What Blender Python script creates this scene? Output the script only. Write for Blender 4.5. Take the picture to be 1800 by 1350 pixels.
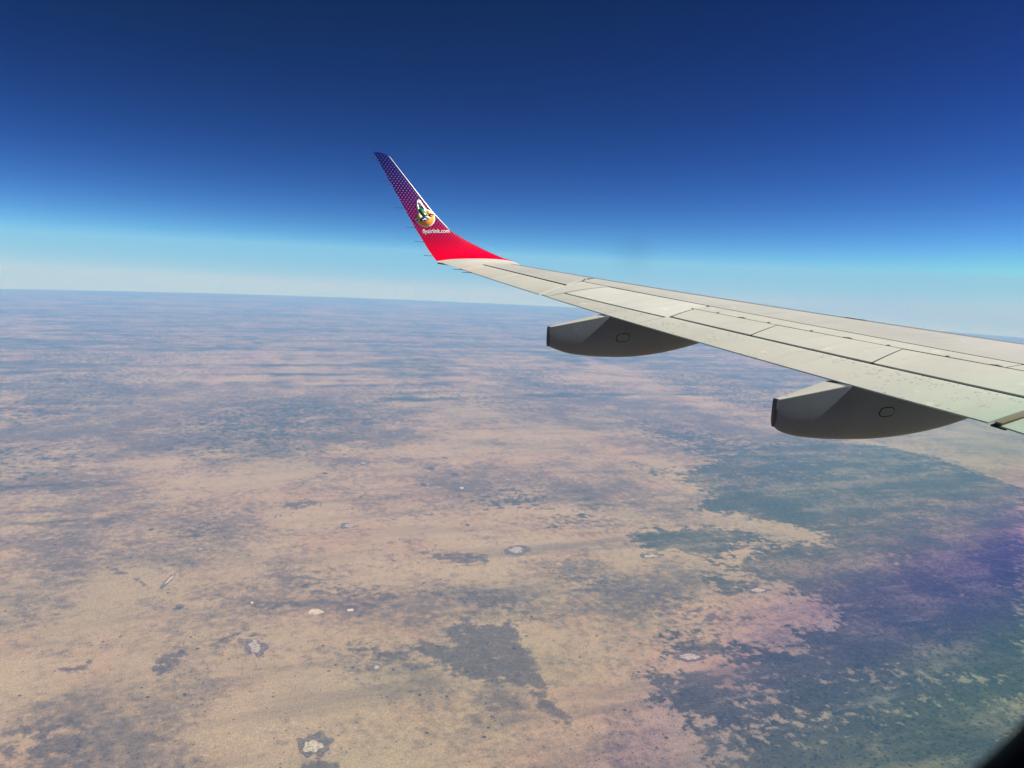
# Aircraft wing with painted winglet above a hazy dry plain, seen from a cabin window.
# World frame: X = flight direction, Y = outboard (port), Z = up, metres. Cabin eye level is z = 0.
import bpy, bmesh, math, random
import numpy as np
from mathutils import Matrix, Vector

for o in list(bpy.data.objects):
    bpy.data.objects.remove(o)
SC = bpy.context.scene
COL = SC.collection
rad = math.radians
random.seed(5)
RNG = np.random.default_rng(11)

# ---------------------------------------------------------------- camera
EYE = Vector((-2.5, 1.2, 0.0))
YAW, PITCH, ROLL = rad(70.0), rad(-9.17), rad(2.74)
fw = Vector((math.cos(YAW) * math.cos(PITCH), math.sin(YAW) * math.cos(PITCH), math.sin(PITCH)))
r0 = fw.cross(Vector((0, 0, 1))).normalized()
u0 = r0.cross(fw)
rt = math.cos(ROLL) * r0 + math.sin(ROLL) * u0
up = math.cos(ROLL) * u0 - math.sin(ROLL) * r0
cam = bpy.data.cameras.new('camera')
cam.sensor_width = 36.0
cam.lens = 27.2
cam.clip_start = 0.02
cam.clip_end = 1.2e6
cam.dof.use_dof = True
cam.dof.focus_distance = 9.0
cam.dof.aperture_fstop = 4.8
co = bpy.data.objects.new('camera', cam)
COL.objects.link(co)
m3 = Matrix((rt, up, -fw)).transposed()
co.matrix_world = Matrix.Translation(EYE) @ m3.to_4x4()
SC.camera = co

# ---------------------------------------------------------------- sky and sun
SKY_REF = (3.90, 5.90, 7.05)
SKY_POW = (3.9, 3.9, 2.8)
SKY_TOP = (4.4, 7.0, 3.8)
SUN = Vector((0.72, -0.20, 0.66)).normalized()
world = bpy.data.worlds.new('World')
SC.world = world
world.use_nodes = True
wn, wl = world.node_tree.nodes, world.node_tree.links
wn.clear()
sky = wn.new('ShaderNodeTexSky')
sky.sky_type = 'NISHITA'
sky.sun_disc = False
sky.sun_elevation = math.asin(SUN.z)
sky.sun_rotation = math.atan2(SUN.x, SUN.y)
sky.altitude = 10600
sky.air_density = 2.0
sky.dust_density = 1.0
sky.ozone_density = 3.0
bg = wn.new('ShaderNodeBackground')
bg.inputs['Strength'].default_value = 0.1
wo = wn.new('ShaderNodeOutputWorld')
geo = wn.new('ShaderNodeTexCoord')         # from this height the horizon lies 3.3 degrees below eye level
dip = wn.new('ShaderNodeVectorMath')
dip.operation = 'ADD'
dip.inputs[1].default_value = (0, 0, math.sin(rad(3.3)))
wl.new(geo.outputs['Generated'], dip.inputs[0])
wl.new(dip.outputs[0], sky.inputs['Vector'])
# thin high-altitude air: pale at the horizon, quickly a deep saturated blue above it
sep = wn.new('ShaderNodeSeparateXYZ')
com = wn.new('ShaderNodeCombineXYZ')
wl.new(sky.outputs[0], sep.inputs[0])
for ch in range(3):
    prev = sep.outputs[ch]
    for op, val in (('DIVIDE', SKY_REF[ch]), ('POWER', SKY_POW[ch]), ('MINIMUM', 1.1), ('MULTIPLY', SKY_TOP[ch])):
        nd = wn.new('ShaderNodeMath')
        nd.operation = op
        nd.inputs[1].default_value = val
        wl.new(prev, nd.inputs[0])
        prev = nd.outputs[0]
    wl.new(prev, com.inputs[ch])
wl.new(com.outputs[0], bg.inputs['Color'])
wl.new(bg.outputs[0], wo.inputs['Surface'])

sd = bpy.data.lights.new('sun', 'SUN')
sd.energy = 5.0
sd.angle = rad(0.53)
sd.color = (1.0, 0.95, 0.87)
so = bpy.data.objects.new('sun', sd)
so.rotation_euler = SUN.to_track_quat('Z', 'Y').to_euler()
COL.objects.link(so)

SC.view_settings.view_transform = 'Standard'
SC.view_settings.look = 'None'
SC.view_settings.exposure = 1.1
SC.view_settings.gamma = 1.0
SC.view_settings.use_curve_mapping = False
SC.cycles.use_denoising = True
SC.cycles.max_bounces = 6
SC.cycles.volume_bounces = 0

ALT = 10600.0
RE = 6371000.0

# ---------------------------------------------------------------- small helpers
def mesh_obj(name, verts, faces, mat, parent=None, sharp=32, uvs=None, mats=None, fmat=None):
    me = bpy.data.meshes.new(name)
    me.from_pydata([tuple(map(float, v)) for v in verts], [], [tuple(map(int, f)) for f in faces])
    for m in (mats or [mat]):
        me.materials.append(m)
    if fmat is not None:
        me.polygons.foreach_set('material_index', np.asarray(fmat, dtype=np.int32))
    me.polygons.foreach_set('use_smooth', np.ones(len(me.polygons), dtype=bool))
    if uvs is not None:
        lay = me.uv_layers.new(name='UVMap')
        idx = np.empty(len(me.loops), dtype=np.int32)
        me.loops.foreach_get('vertex_index', idx)
        lay.data.foreach_set('uv', np.asarray(uvs, dtype=np.float32)[idx].ravel())
    bm = bmesh.new()
    bm.from_mesh(me)
    bmesh.ops.recalc_face_normals(bm, faces=bm.faces)
    bm.to_mesh(me)
    bm.free()
    if sharp:
        me.set_sharp_from_angle(angle=rad(sharp))
    me.update()
    o = bpy.data.objects.new(name, me)
    COL.objects.link(o)
    if parent is not None:
        o.parent = parent
    return o


class NT:
    """tiny helper for building a node tree"""
    def __init__(self, name):
        self.m = bpy.data.materials.new(name)
        self.m.use_nodes = True
        self.t = self.m.node_tree
        self.t.nodes.clear()
        self.out = self.t.nodes.new('ShaderNodeOutputMaterial')

    def n(self, typ, **kw):
        nd = self.t.nodes.new(typ)
        for k, v in kw.items():
            setattr(nd, k, v)
        return nd

    def put(self, sock, v):
        if isinstance(v, bpy.types.NodeSocket):
            self.t.links.new(v, sock)
        else:
            if isinstance(v, (tuple, list)) and len(v) == 3 and sock.type == 'RGBA':
                v = (*v, 1.0)
            sock.default_value = v

    def math(self, op, a, b=0.0, c=0.0, clamp=False):
        nd = self.n('ShaderNodeMath', operation=op, use_clamp=clamp)
        for s, v in zip(nd.inputs, (a, b, c)):
            self.put(s, v)
        return nd.outputs[0]

    def vmath(self, op, a, b=(0, 0, 0)):
        nd = self.n('ShaderNodeVectorMath', operation=op)
        self.put(nd.inputs[0], a)
        self.put(nd.inputs[1], b)
        return nd.outputs['Value'] if op in ('LENGTH', 'DISTANCE', 'DOT_PRODUCT') else nd.outputs[0]

    def noise(self, vec, scale, detail=4.0, rough=0.55, dist=0.0):
        nd = self.n('ShaderNodeTexNoise')
        self.put(nd.inputs['Vector'], vec)
        nd.inputs['Scale'].default_value = scale
        nd.inputs['Detail'].default_value = detail
        nd.inputs['Roughness'].default_value = rough
        nd.inputs['Distortion'].default_value = dist
        return nd.outputs['Fac']

    def step(self, v, lo, hi, a=0.0, b=1.0):
        nd = self.n('ShaderNodeMapRange', interpolation_type='SMOOTHSTEP')
        for s, x in zip(nd.inputs, (v, lo, hi, a, b)):
            self.put(s, x)
        return nd.outputs[0]

    def lin(self, v, lo, hi, a=0.0, b=1.0):
        nd = self.n('ShaderNodeMapRange')
        for s, x in zip(nd.inputs, (v, lo, hi, a, b)):
            self.put(s, x)
        return nd.outputs[0]

    def mix(self, f, a, b, blend='MIX'):
        nd = self.n('ShaderNodeMix', data_type='RGBA', blend_type=blend)
        self.put(nd.inputs[0], f)
        self.put(nd.inputs[6], a)
        self.put(nd.inputs[7], b)
        return nd.outputs[2]

    def ramp(self, v, stops):
        nd = self.n('ShaderNodeValToRGB')
        el = nd.color_ramp.elements
        while len(el) < len(stops):
            el.new(0.5)
        for e, (p, c) in zip(el, stops):
            e.position = p
            e.color = (*c, 1.0)
        self.put(nd.inputs[0], v)
        return nd.outputs[0]

    def bsdf(self, color, rough=0.5, metal=0.0, spec=0.5, normal=None, coat=0.0):
        b = self.n('ShaderNodeBsdfPrincipled')
        self.put(b.inputs['Base Color'], color)
        self.put(b.inputs['Roughness'], rough)
        self.put(b.inputs['Metallic'], metal)
        self.put(b.inputs['Specular IOR Level'], spec)
        self.put(b.inputs['Coat Weight'], coat)
        b.inputs['Coat Roughness'].default_value = 0.08
        if normal is not None:
            self.put(b.inputs['Normal'], normal)
        self.t.links.new(b.outputs[0], self.out.inputs['Surface'])
        return self.m

    def bump(self, h, strength, dist):
        nd = self.n('ShaderNodeBump')
        nd.inputs['Strength'].default_value = strength
        nd.inputs['Distance'].default_value = dist
        self.put(nd.inputs['Height'], h)
        return nd.outputs[0]


def plain(name, col, rough=0.5, metal=0.0, spec=0.5):
    return NT(name).bsdf(col, rough, metal, spec)
HAZE_COL = (0.105, 0.41, 1.0, 1.0)
HAZE_ABS = (0.605, 0.50, 0.0, 1.0)
HAZE_DEN = 0.95e-5
HAZE_TOP = 2000.0

# ---------------------------------------------------------------- ground (a cap of the globe below the aircraft)
# outlines in kilometres on the ground: (strength, width of the ragged edge, outline)
WOOD = [
  (1,0.25,[(21.11,33.4),(21.75,30.29),(19.5,28.54),(20.99,27.44),(22.55,25.6),(23.16,24.41),(22.05,23.65),(20.63,23.95),(19.05,23.67),(17.64,22.8),(16.86,21.89),(17.16,21.15),(17.84,20.64),(17.69,19.73),(18.4,18.79),(17.72,17.79),(16.48,17.25),(16.01,17.83),(15.21,16.25),(15.91,15.27),(20.02,13.44),(39.67,28.29),(40.15,31.4),(40.71,35.01),(39.77,37.68),(37.38,39.11),(33.63,40.07),(27.27,37.24)]),
  (1,0.25,[(14.92,26.16),(16.37,26.88),(16.72,26.11),(18.56,26.43),(20.08,25.4),(20.14,24.38),(18.53,24.4),(18.37,23.81),(16.77,22.99),(16.92,22.14),(16.35,23.09),(15.69,24.4),(14.88,24.28),(14.74,24.92)]),
  (1,0.2,[(15.27,21.99),(16.08,21.8),(16.18,20.79),(17.25,21.28),(16.98,20.6),(15.56,20.23),(15.26,20.77)]),
  (1,0.3,[(11.39,17.9),(12.46,18.41),(12.99,18.02),(13.57,17.17),(14.99,16.47),(15.79,15.14),(14.83,14.52),(14.13,15.43),(13.45,16.22),(12.31,16.99),(11.37,17.24)]),
  (1,0.25,[(10.46,16.6),(10.65,16.2),(11.65,15.99),(11.87,15.17),(12.17,14.3),(11.57,13.73),(10.77,13.72),(10.5,14.26),(10.16,14.97),(10.29,15.59),(10.72,15.48),(10.29,16.01)]),
  (1,0.12,[(9.75,15.65),(10.05,15.47),(9.86,15.05),(9.56,15.18)]),
  (1,0.15,[(9.91,14.07),(10.33,14.0),(10.38,13.49),(9.87,13.52)]),
  (1.25,0.6,[(10.96,13.33),(12.28,13.19),(15.04,13.4),(17.17,13.62),(20.31,13.66),(15.53,10.04),(10.22,11.56),(10.44,12.73)]),
  (0.85,1.0,[(13.75,16.62),(16.03,15.39),(18.71,14.08),(16.34,13.05),(13.96,13.19),(12.01,13.26),(11.97,14.48)]),
  (0.7,0.5,[(12.16,28.47),(13.66,28.91),(13.71,28.15),(12.24,27.74)]),
  (0.55,0.8,[(10.66,32.38),(13.06,32.84),(12.53,30.73),(10.65,30.7)]),
  (0.8,4,[(-23.78,96.75),(-16.01,121.98),(0.56,98.53),(-4.07,77.18),(-7.11,61.44),(-10.03,55.16),(-12.81,51.12)]),
  (0.75,3,[(-2.73,50.6),(0.28,56.09),(5.86,57.88),(9.22,55.23),(8.45,48.31),(4.28,42.08),(0.46,41.44),(-2.36,43.14)]),
  (0.5,2,[(-11.24,44.6),(-8.32,45.38),(-6.57,42.62),(-8.06,38.68),(-9.67,38.08)]),
  (0.85,2.5,[(46.57,89.61),(53.86,78.53),(62.58,73.91),(40.29,45.77),(38.82,49.2),(36.4,51.77),(36.32,58.58),(38.58,68.92)]),
  (0.7,3,[(26.77,77.4),(33.46,73.04),(28.44,56.18),(24.62,59.18),(21.66,67.24)]),
  (0.75,1.5,[(27.08,47.1),(29.47,42.25),(30.41,38.19),(26.2,37.4),(25.06,41.99)]),
  (0.8,0.4,[(20.73,36.32),(22.03,34.91),(20.49,34.04)]),
  (0.6,3,[(8.18,63.01),(14.1,69.21),(19.21,59.5),(19.05,52.07),(14.35,57.19),(10.02,57.53)]),
  (0.65,8,[(-39.03,160.03),(-1.15,164.62),(42.63,153.0),(64.15,144.16),(81.66,111.32),(77.0,80.2),(58.1,78.79),(39.83,88.97),(17.16,84.53),(-0.73,98.42),(-23.78,96.75)]),
]
BURN = [
  (1,0.22,[(4.45,19.41),(4.77,19.76),(5.11,19.51),(5.5,19.14),(5.71,19.29),(5.49,19.82),(5.91,20.65),(6.47,20.78),(6.61,20.36),(7.15,20.12),(7.8,20.45),(7.62,19.21),(7.51,18.23),(7.57,17.75),(7.38,17.06),(7.24,16.14),(7.29,15.37),(7.26,14.86),(7.03,15.28),(6.9,15.85),(6.92,16.49),(6.53,16.87),(6.05,17.27),(5.63,17.38),(5.28,17.76),(5.22,18.07),(4.89,18.6)]),
  (0.8,0.15,[(-2.02,20.27),(-1.79,20.81),(-1.25,20.99),(-1.28,20.37),(-1.59,19.87),(-1.88,19.39)]),
  (0.55,0.3,[(0.23,23.72),(1.71,23.15),(3.69,22.46),(4.66,22.02),(3.57,21.69),(2.33,22.59),(0.38,22.88)]),
  (0.6,0.2,[(-0.96,20.91),(0.05,21.48),(0.82,21.64),(0.65,21.16),(-0.24,20.73)]),
  (0.6,0.6,[(-4.73,17.49),(-4.25,18.2),(-3.47,18.21),(-2.55,17.29),(-2.22,16.39),(-2.93,16.21),(-3.7,15.55),(-4.3,15.73)]),
  (0.8,0.1,[(-3.88,26.97),(-3.56,27.14),(-3.3,26.35),(-3.64,26.43)]),
  (0.8,0.1,[(-3.12,26.22),(-2.84,25.87),(-2.61,25.19),(-2.87,25.43)]),
  (0.7,0.25,[(1.7,32.5),(2.92,33.21),(3.33,32.56),(2.35,31.98)]),
  (0.6,0.3,[(6.33,26.19),(8.47,25.43),(8.62,24.57),(7.11,24.39)]),
  (1.2,0.1,[(1.3,15.1),(1.59,15.12),(1.92,14.98),(1.94,14.64),(1.27,14.83)]),
  (0.45,0.6,[(5.38,22.9),(7.76,22.55),(8.62,21.68),(8.6,19.68),(7.8,20.45),(6.4,21.79)]),
  (0.5,0.8,[(10.8,23.03),(13.51,21.9),(14.04,19.93),(15.24,18.6),(13.61,18.05),(11.96,19.22),(10.78,20.73)]),
  (0.7,0.15,[(-4.27,20.72),(-3.5,20.66),(-3.5,20.24),(-4.13,20.26)]),
  (0.55,0.4,[(-2.22,30.5),(-1.35,31.11),(-0.3,30.09),(-1.67,29.45)]),
  (0.5,0.6,[(1.14,25.3),(2.62,25.44),(3.18,23.88),(4.86,23.03),(4.53,22.25),(2.4,23.19)]),
  (0.5,0.5,[(2.33,19.58),(3.35,20.3),(4.96,18.9),(5.04,17.97),(3.91,18.27),(2.87,19.13)]),
]
SCRUB = [
  (0.8,3,[(-17.47,70.53),(0.33,63.51),(9.58,60.13),(12.28,48.75),(6.69,41.7),(0.18,40.89),(-4.86,41.18),(-4.65,36.22),(-6.64,33.48),(-8.33,32.48)]),
  (0.5,2,[(-8.67,33.91),(-4.77,34.6),(0.12,32.07),(1.29,28.49),(-2.12,27.57),(-5.5,27.36),(-7.45,28.81)]),
  (0.8,3,[(24.06,72.96),(35.12,50.67),(35.91,40.61),(25.55,33.75),(25.24,38.93),(22.04,44.02),(19.05,52.07)]),
  (0.6,1,[(11.01,23.49),(15.37,21.97),(14.35,19.43),(12.23,18.04),(10.59,19.18),(9.53,21.03)]),
  (0.6,1,[(1.16,25.78),(4.02,24.62),(8.56,22.59),(8.74,20.02),(6.86,20.87),(4.4,20.73),(1.61,21.81),(0.06,22.57)]),
  (0.5,0.8,[(2.07,19.97),(4.26,20.06),(4.75,18.04),(5.45,17.29),(6.57,16.99),(6.52,14.56),(5.35,15.1),(3.8,17.73),(2.47,18.36)]),
  (0.7,0.8,[(-5.18,19.39),(-3.39,19.15),(-1.92,17.78),(-1.33,16.14),(-2.27,15.14),(-4.3,15.73)]),
  (0.6,1.5,[(7.69,40.26),(13.27,35.83),(18.21,32.87),(20.93,29.54),(18.77,26.75),(13.57,29.32),(9.16,31.81)]),
]

CLEAR = [
  (0.9,1.2,[(39.98,84.21),(39.83,77.83),(36.41,61.72),(37.33,55.64),(36.02,46.18),(33.51,45.44),(32.89,52.04),(33.52,61.82)]),
  (0.9,1.5,[(42.47,43.52),(60.47,43.99),(40.85,29.18),(40.91,32.03),(41.4,35.64)]),
]


def sphere_z(x, y):
    r2 = (x - EYE.x) ** 2 + (y - EYE.y) ** 2
    return -ALT - (RE - np.sqrt(RE * RE - r2))

def sdf(P, poly):
    """signed distance, positive inside"""
    v = np.array(poly, float)
    d2 = np.full(len(P), 1e18)
    inside = np.zeros(len(P), bool)
    for i in range(len(v)):
        a, b = v[i - 1], v[i]
        e = b - a
        w = P - a
        t = np.clip((w @ e) / (e @ e), 0, 1)
        q = w - t[:, None] * e
        d2 = np.minimum(d2, (q * q).sum(1))
        cond = (a[1] > P[:, 1]) != (b[1] > P[:, 1])
        with np.errstate(divide='ignore', invalid='ignore'):
            xs = a[0] + (P[:, 1] - a[1]) / (b[1] - a[1]) * e[0]
        inside ^= cond & (P[:, 0] < xs)
    d = np.sqrt(d2)
    return np.where(inside, d, -d)

def field(P, polys):
    out = np.zeros(len(P))
    for w, soft, poly in polys:
        s = np.clip(sdf(P, poly) / (2 * soft) + 0.5, 0, 1)
        out = np.maximum(out, w * s)
    return out

az = np.concatenate([np.arange(-180, 19, 4.0), np.arange(20, 120, 0.22), np.arange(121, 179, 4.0)])
dep = np.concatenate([np.linspace(89.5, 45, 10), np.linspace(43, 24, 60), np.linspace(23.8, 4.0, 260), np.linspace(3.95, 3.34, 40)])
def range_of(depdeg):
    d = np.sin(np.radians(depdeg))
    h = RE + ALT
    t = h * d - np.sqrt(np.maximum((h * d) ** 2 - (h * h - RE * RE), 0))
    return t * np.cos(np.radians(depdeg))
rr = np.concatenate([range_of(dep), [345000, 366000, 385000, 405000, 420000]])
rr = np.unique(np.round(rr, 1))
A, Rr = np.meshgrid(np.radians(az), rr)
X = EYE.x + Rr * np.cos(A)
Y = EYE.y + Rr * np.sin(A)
Z = sphere_z(X, Y)
nA, nR = len(az), len(rr)
V = np.stack([X, Y, Z], -1).reshape(-1, 3)
ii, jj = np.meshgrid(np.arange(nR - 1), np.arange(nA), indexing='ij')
j2 = (jj + 1) % nA
F = np.stack([ii * nA + jj, ii * nA + j2, (ii + 1) * nA + j2, (ii + 1) * nA + jj], -1).reshape(-1, 4)
gme = bpy.data.meshes.new('ground')
gme.vertices.add(len(V) + 1)
gme.vertices.foreach_set('co', np.vstack([V, [[EYE.x, EYE.y, -ALT]]]).astype(np.float32).ravel())
tris = np.stack([np.full(nA, len(V)), np.arange(nA), (np.arange(nA) + 1) % nA], -1)
gme.loops.add(F.size + tris.size)
gme.loops.foreach_set('vertex_index', np.concatenate([F.ravel(), tris.ravel()]).astype(np.int32))
gme.polygons.add(len(F) + len(tris))
gme.polygons.foreach_set('loop_start', np.concatenate([np.arange(len(F)) * 4, F.size + np.arange(nA) * 3]).astype(np.int32))
gme.polygons.foreach_set('use_smooth', np.ones(len(F) + len(tris), bool))
gme.update(calc_edges=True)
gme.validate()
Pk = np.vstack([V[:, :2], [[EYE.x, EYE.y]]]) / 1000.0
WOOD = [(w if s < 1.6 else w * .68, s * (2.2 if s < 1 else 1.3), p) for w, s, p in WOOD]
EDGE = [(w, 1.1, p) for w, s, p in WOOD if s < 1.6]
for nm, polys in (('wood', WOOD), ('burn', BURN), ('edge', EDGE), ('scrub', SCRUB), ('clear', CLEAR)):
    at = gme.attributes.new(nm, 'FLOAT', 'POINT')
    at.data.foreach_set('value', field(Pk, polys).astype(np.float32))
ground = bpy.data.objects.new('ground', gme)
COL.objects.link(ground)
ground['kind'] = 'structure'
ground['label'] = 'dry tan plain with dark bush and burn patches stretching to the horizon'

g = NT('dry_plain')
pos = g.vmath('SCALE', g.n('ShaderNodeNewGeometry').outputs['Position'])
pos.node.inputs['Scale'].default_value = 0.001
def attr(nm):
    a = g.n('ShaderNodeAttribute')
    a.attribute_name = nm
    return a.outputs['Fac']
rot = g.n('ShaderNodeMapping')
g.put(rot.inputs['Vector'], pos)
rot.inputs['Rotation'].default_value = (0, 0, rad(48))
rot.inputs['Scale'].default_value = (0.22, 1.6, 1.0)
stre = rot.outputs[0]
n_big = g.noise(pos, 0.09, 5, 0.55)
n_mid = g.noise(pos, 0.45, 8, 0.6)
n_det = g.noise(pos, 1.6, 10, 0.66)
n_fine = g.noise(pos, 5.5, 6, 0.7)
n_str = g.noise(stre, 0.5, 9, 0.62)
n_far = g.noise(stre, 0.16, 8, 0.6)
dist = g.vmath('LENGTH', pos)
# bare ground: tan sand, pink sand, mottled grey-brown scrub
n_x = g.noise(pos, 3.2, 9, .66)
n_t = g.noise(pos, .26, 6, .6)
n_f2 = g.noise(pos, 14, 4, .75)
def cen(v, k):
    return g.math('MULTIPLY', g.math('SUBTRACT', v, .5), k)
sand = g.mix(g.step(n_t, .40, .58), (.485, .370, .240), (.50, .345, .222))
sand = g.mix(g.step(n_mid, .46, .62, 0, .8), sand, (.53, .39, .262))
sand = g.mix(g.step(g.noise(pos, .15, 4, .5), .48, .62, 0, .7), sand, (.42, .335, .215))
mot = g.math('ADD', g.math('ADD', cen(n_mid, 1.3), cen(n_det, .9)), g.math('ADD', g.math('ADD', cen(n_x, .9), cen(n_fine, 1.3)), cen(n_t, 1.6)))
mot = g.math('ADD', mot, g.math('MULTIPLY', attr('scrub'), .50))
mot = g.math('ADD', mot, cen(n_f2, 1.0))
sand = g.mix(g.step(mot, -.26, .66, 0.0, .95), sand, (.175, .148, .124))
sand = g.mix(g.step(g.math('ADD', cen(n_str, 1.8), cen(n_f2, .8)), .0, .40, 0.0, .6), sand, (.165, .14, .118))
# burn scars
bf = g.math('ADD', attr('burn'), g.math('MULTIPLY', g.math('ADD', g.math('ADD', cen(n_x, 2.1), cen(n_det, 1.6)), g.math('ADD', cen(n_fine, 1.3), cen(n_str, 1.5))), g.lin(attr('burn'), 0, .3, .3, 1)))
burn = g.step(bf, .22, .72, 0.0, .92)
col = g.mix(burn, sand, g.mix(g.step(n_fine, .35, .65), (.115, .100, .098), (.195, .162, .14)))
# bush and woodland: ragged edge, softer and patchier far away
soft = g.lin(dist, 16, 90, .13, .36)
wn_ = g.math('ADD', g.math('ADD', cen(n_x, 2.2), cen(n_det, 2.0)), g.math('ADD', g.math('ADD', cen(n_str, 1.0), cen(n_far, .6)), cen(n_fine, .9)))
wf = g.math('ADD', attr('wood'), g.math('MULTIPLY', wn_, g.math('MULTIPLY', g.lin(attr('wood'), 0, .22, .42, 1.0), g.lin(attr('wood'), .85, 1.1, 1.0, .6))))
farw = g.math('ADD', g.lin(dist, 36, 100, -.25, .50), g.math('ADD', cen(n_far, 3.6), g.math('ADD', cen(n_big, 2.6), cen(n_mid, 1.2))))
wf = g.math('SUBTRACT', g.math('MAXIMUM', wf, farw), attr('clear'))
wood = g.step(wf, g.math('SUBTRACT', .47, soft), g.math('ADD', .50, soft))
wcol = g.mix(g.step(n_fine, .34, .66), (.045, .066, .050), (.130, .128, .092))
wcol = g.mix(g.step(g.math('ADD', cen(n_str, 1.5), cen(n_x, 1.0)), .04, .45, 0.0, .45), wcol, (.20, .175, .145))
cover = g.step(g.math('ADD', g.math('ADD', cen(n_mid, 1.6), cen(n_str, 1.6)), g.math('ADD', cen(n_x, 1.2), cen(n_fine, 1.0))), -.55, .30, .38, 1.0)
col = g.mix(g.math('MULTIPLY', g.math('MULTIPLY', wood, cover), g.lin(dist, 30, 130, .97, .74)), col, wcol)  # woodland tint thinned with distance to paint in haze
# single bushes and clumps, thick round the woodland edge
def dots(scale, lo, hi, amount, tone):
    global col
    vo = g.n('ShaderNodeTexVoronoi')
    g.put(vo.inputs['Vector'], pos)
    vo.inputs['Scale'].default_value = scale
    k_ = g.math('MULTIPLY', g.step(vo.outputs['Distance'], .36, .20), g.step(g.math('ADD', g.math('ADD', attr('edge'), cen(n_det, 2.0)), cen(n_x, 1.2)), lo, hi))
    col = g.mix(g.math('MULTIPLY', k_, amount), col, tone)
def trees(scale, share, size, tone):
    global col
    vo = g.n('ShaderNodeTexVoronoi')
    g.put(vo.inputs['Vector'], pos)
    vo.inputs['Scale'].default_value = scale
    rgb = g.n('ShaderNodeSeparateColor')
    g.put(rgb.inputs[0], vo.outputs['Color'])
    k_ = g.math('MULTIPLY', g.step(vo.outputs['Distance'], size, size * .6), g.math('LESS_THAN', rgb.outputs[0], g.step(g.math('ADD', n_mid, cen(n_x, .5)), .42, .66, share * .15, share * 2.2)))
    col = g.mix(g.math('MULTIPLY', k_, .85), col, tone)
trees(5.0, .05, .30, (.05, .055, .045))
trees(11.0, .10, .36, (.075, .068, .055))
dots(6.5, .50, .72, .85, (.055, .065, .058))
dots(12.0, .20, .60, .45, (.12, .105, .09))
# pale fire breaks and tracks along the dune lines
br = g.math('MULTIPLY', g.step(g.math('ADD', g.noise(stre, 1.3, 6, .6), cen(n_f2, .25)), .57, .74), wood)
col = g.mix(g.math('MULTIPLY', br, .55), col, (.34, .30, .25))
grain = g.noise(pos, 30, 2, .7)
col = g.mix(1.0, col, g.math('MULTIPLY', g.lin(n_f2, .25, .75, .38, .74), g.lin(grain, .3, .7, .70, 1.30)), 'MULTIPLY')
g.bsdf(col, .95, 0, 0.0)
gme.materials.append(g.m)

# ---------------------------------------------------------------- salt pans (dry white flats with a dark rim)
def pan_mat(name, c1, c2):
    p = NT(name)
    po = p.vmath('SCALE', p.n('ShaderNodeNewGeometry').outputs['Position'])
    po.node.inputs['Scale'].default_value = 0.001
    f = p.step(p.noise(po, 14, 4, .65), .42, .62)
    return p.bsdf(p.mix(f, c1, c2), .9, 0, 0)
M_PAN = dict(white=pan_mat('pan_clay', (.46, .40, .31), (.27, .22, .17)),
             grey=pan_mat('pan_grey_clay', (.31, .275, .25), (.18, .155, .145)),
             cream=pan_mat('pan_cream_clay', (.38, .33, .26), (.20, .17, .145)),
             wet=pan_mat('pan_damp_clay', (.055, .06, .064), (.10, .098, .095)),
             rim=pan_mat('pan_rim_scrub', (.085, .076, .076), (.16, .128, .105)))

def blob(cx, cy, e1, e2, k, rough, seed, n=56, z=6.0):
    r = np.random.default_rng(seed)
    th = np.linspace(0, 2 * math.pi, n, endpoint=False)
    rad_ = np.ones(n)
    for h in range(1, 12):
        rad_ += rough * r.normal() / (h + .4) * np.cos(h * th + r.uniform(0, 6.3)) * 1.3
    rings = []
    for q in (0.0, .5, 1.0):
        xx = cx + k * q * rad_ * (np.cos(th) * e1[0] + np.sin(th) * e2[0])
        yy = cy + k * q * rad_ * (np.cos(th) * e1[1] + np.sin(th) * e2[1])
        rings.append(np.stack([xx * 1000, yy * 1000, sphere_z(xx * 1000, yy * 1000) + z], -1))
    v = [rings[0][0]] + list(rings[1]) + list(rings[2])
    f = [(0, 1 + i, 1 + (i + 1) % n) for i in range(n)]
    f += [(1 + i, 1 + n + i, 1 + n + (i + 1) % n, 1 + (i + 1) % n) for i in range(n)]
    return np.array(v), f

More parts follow.
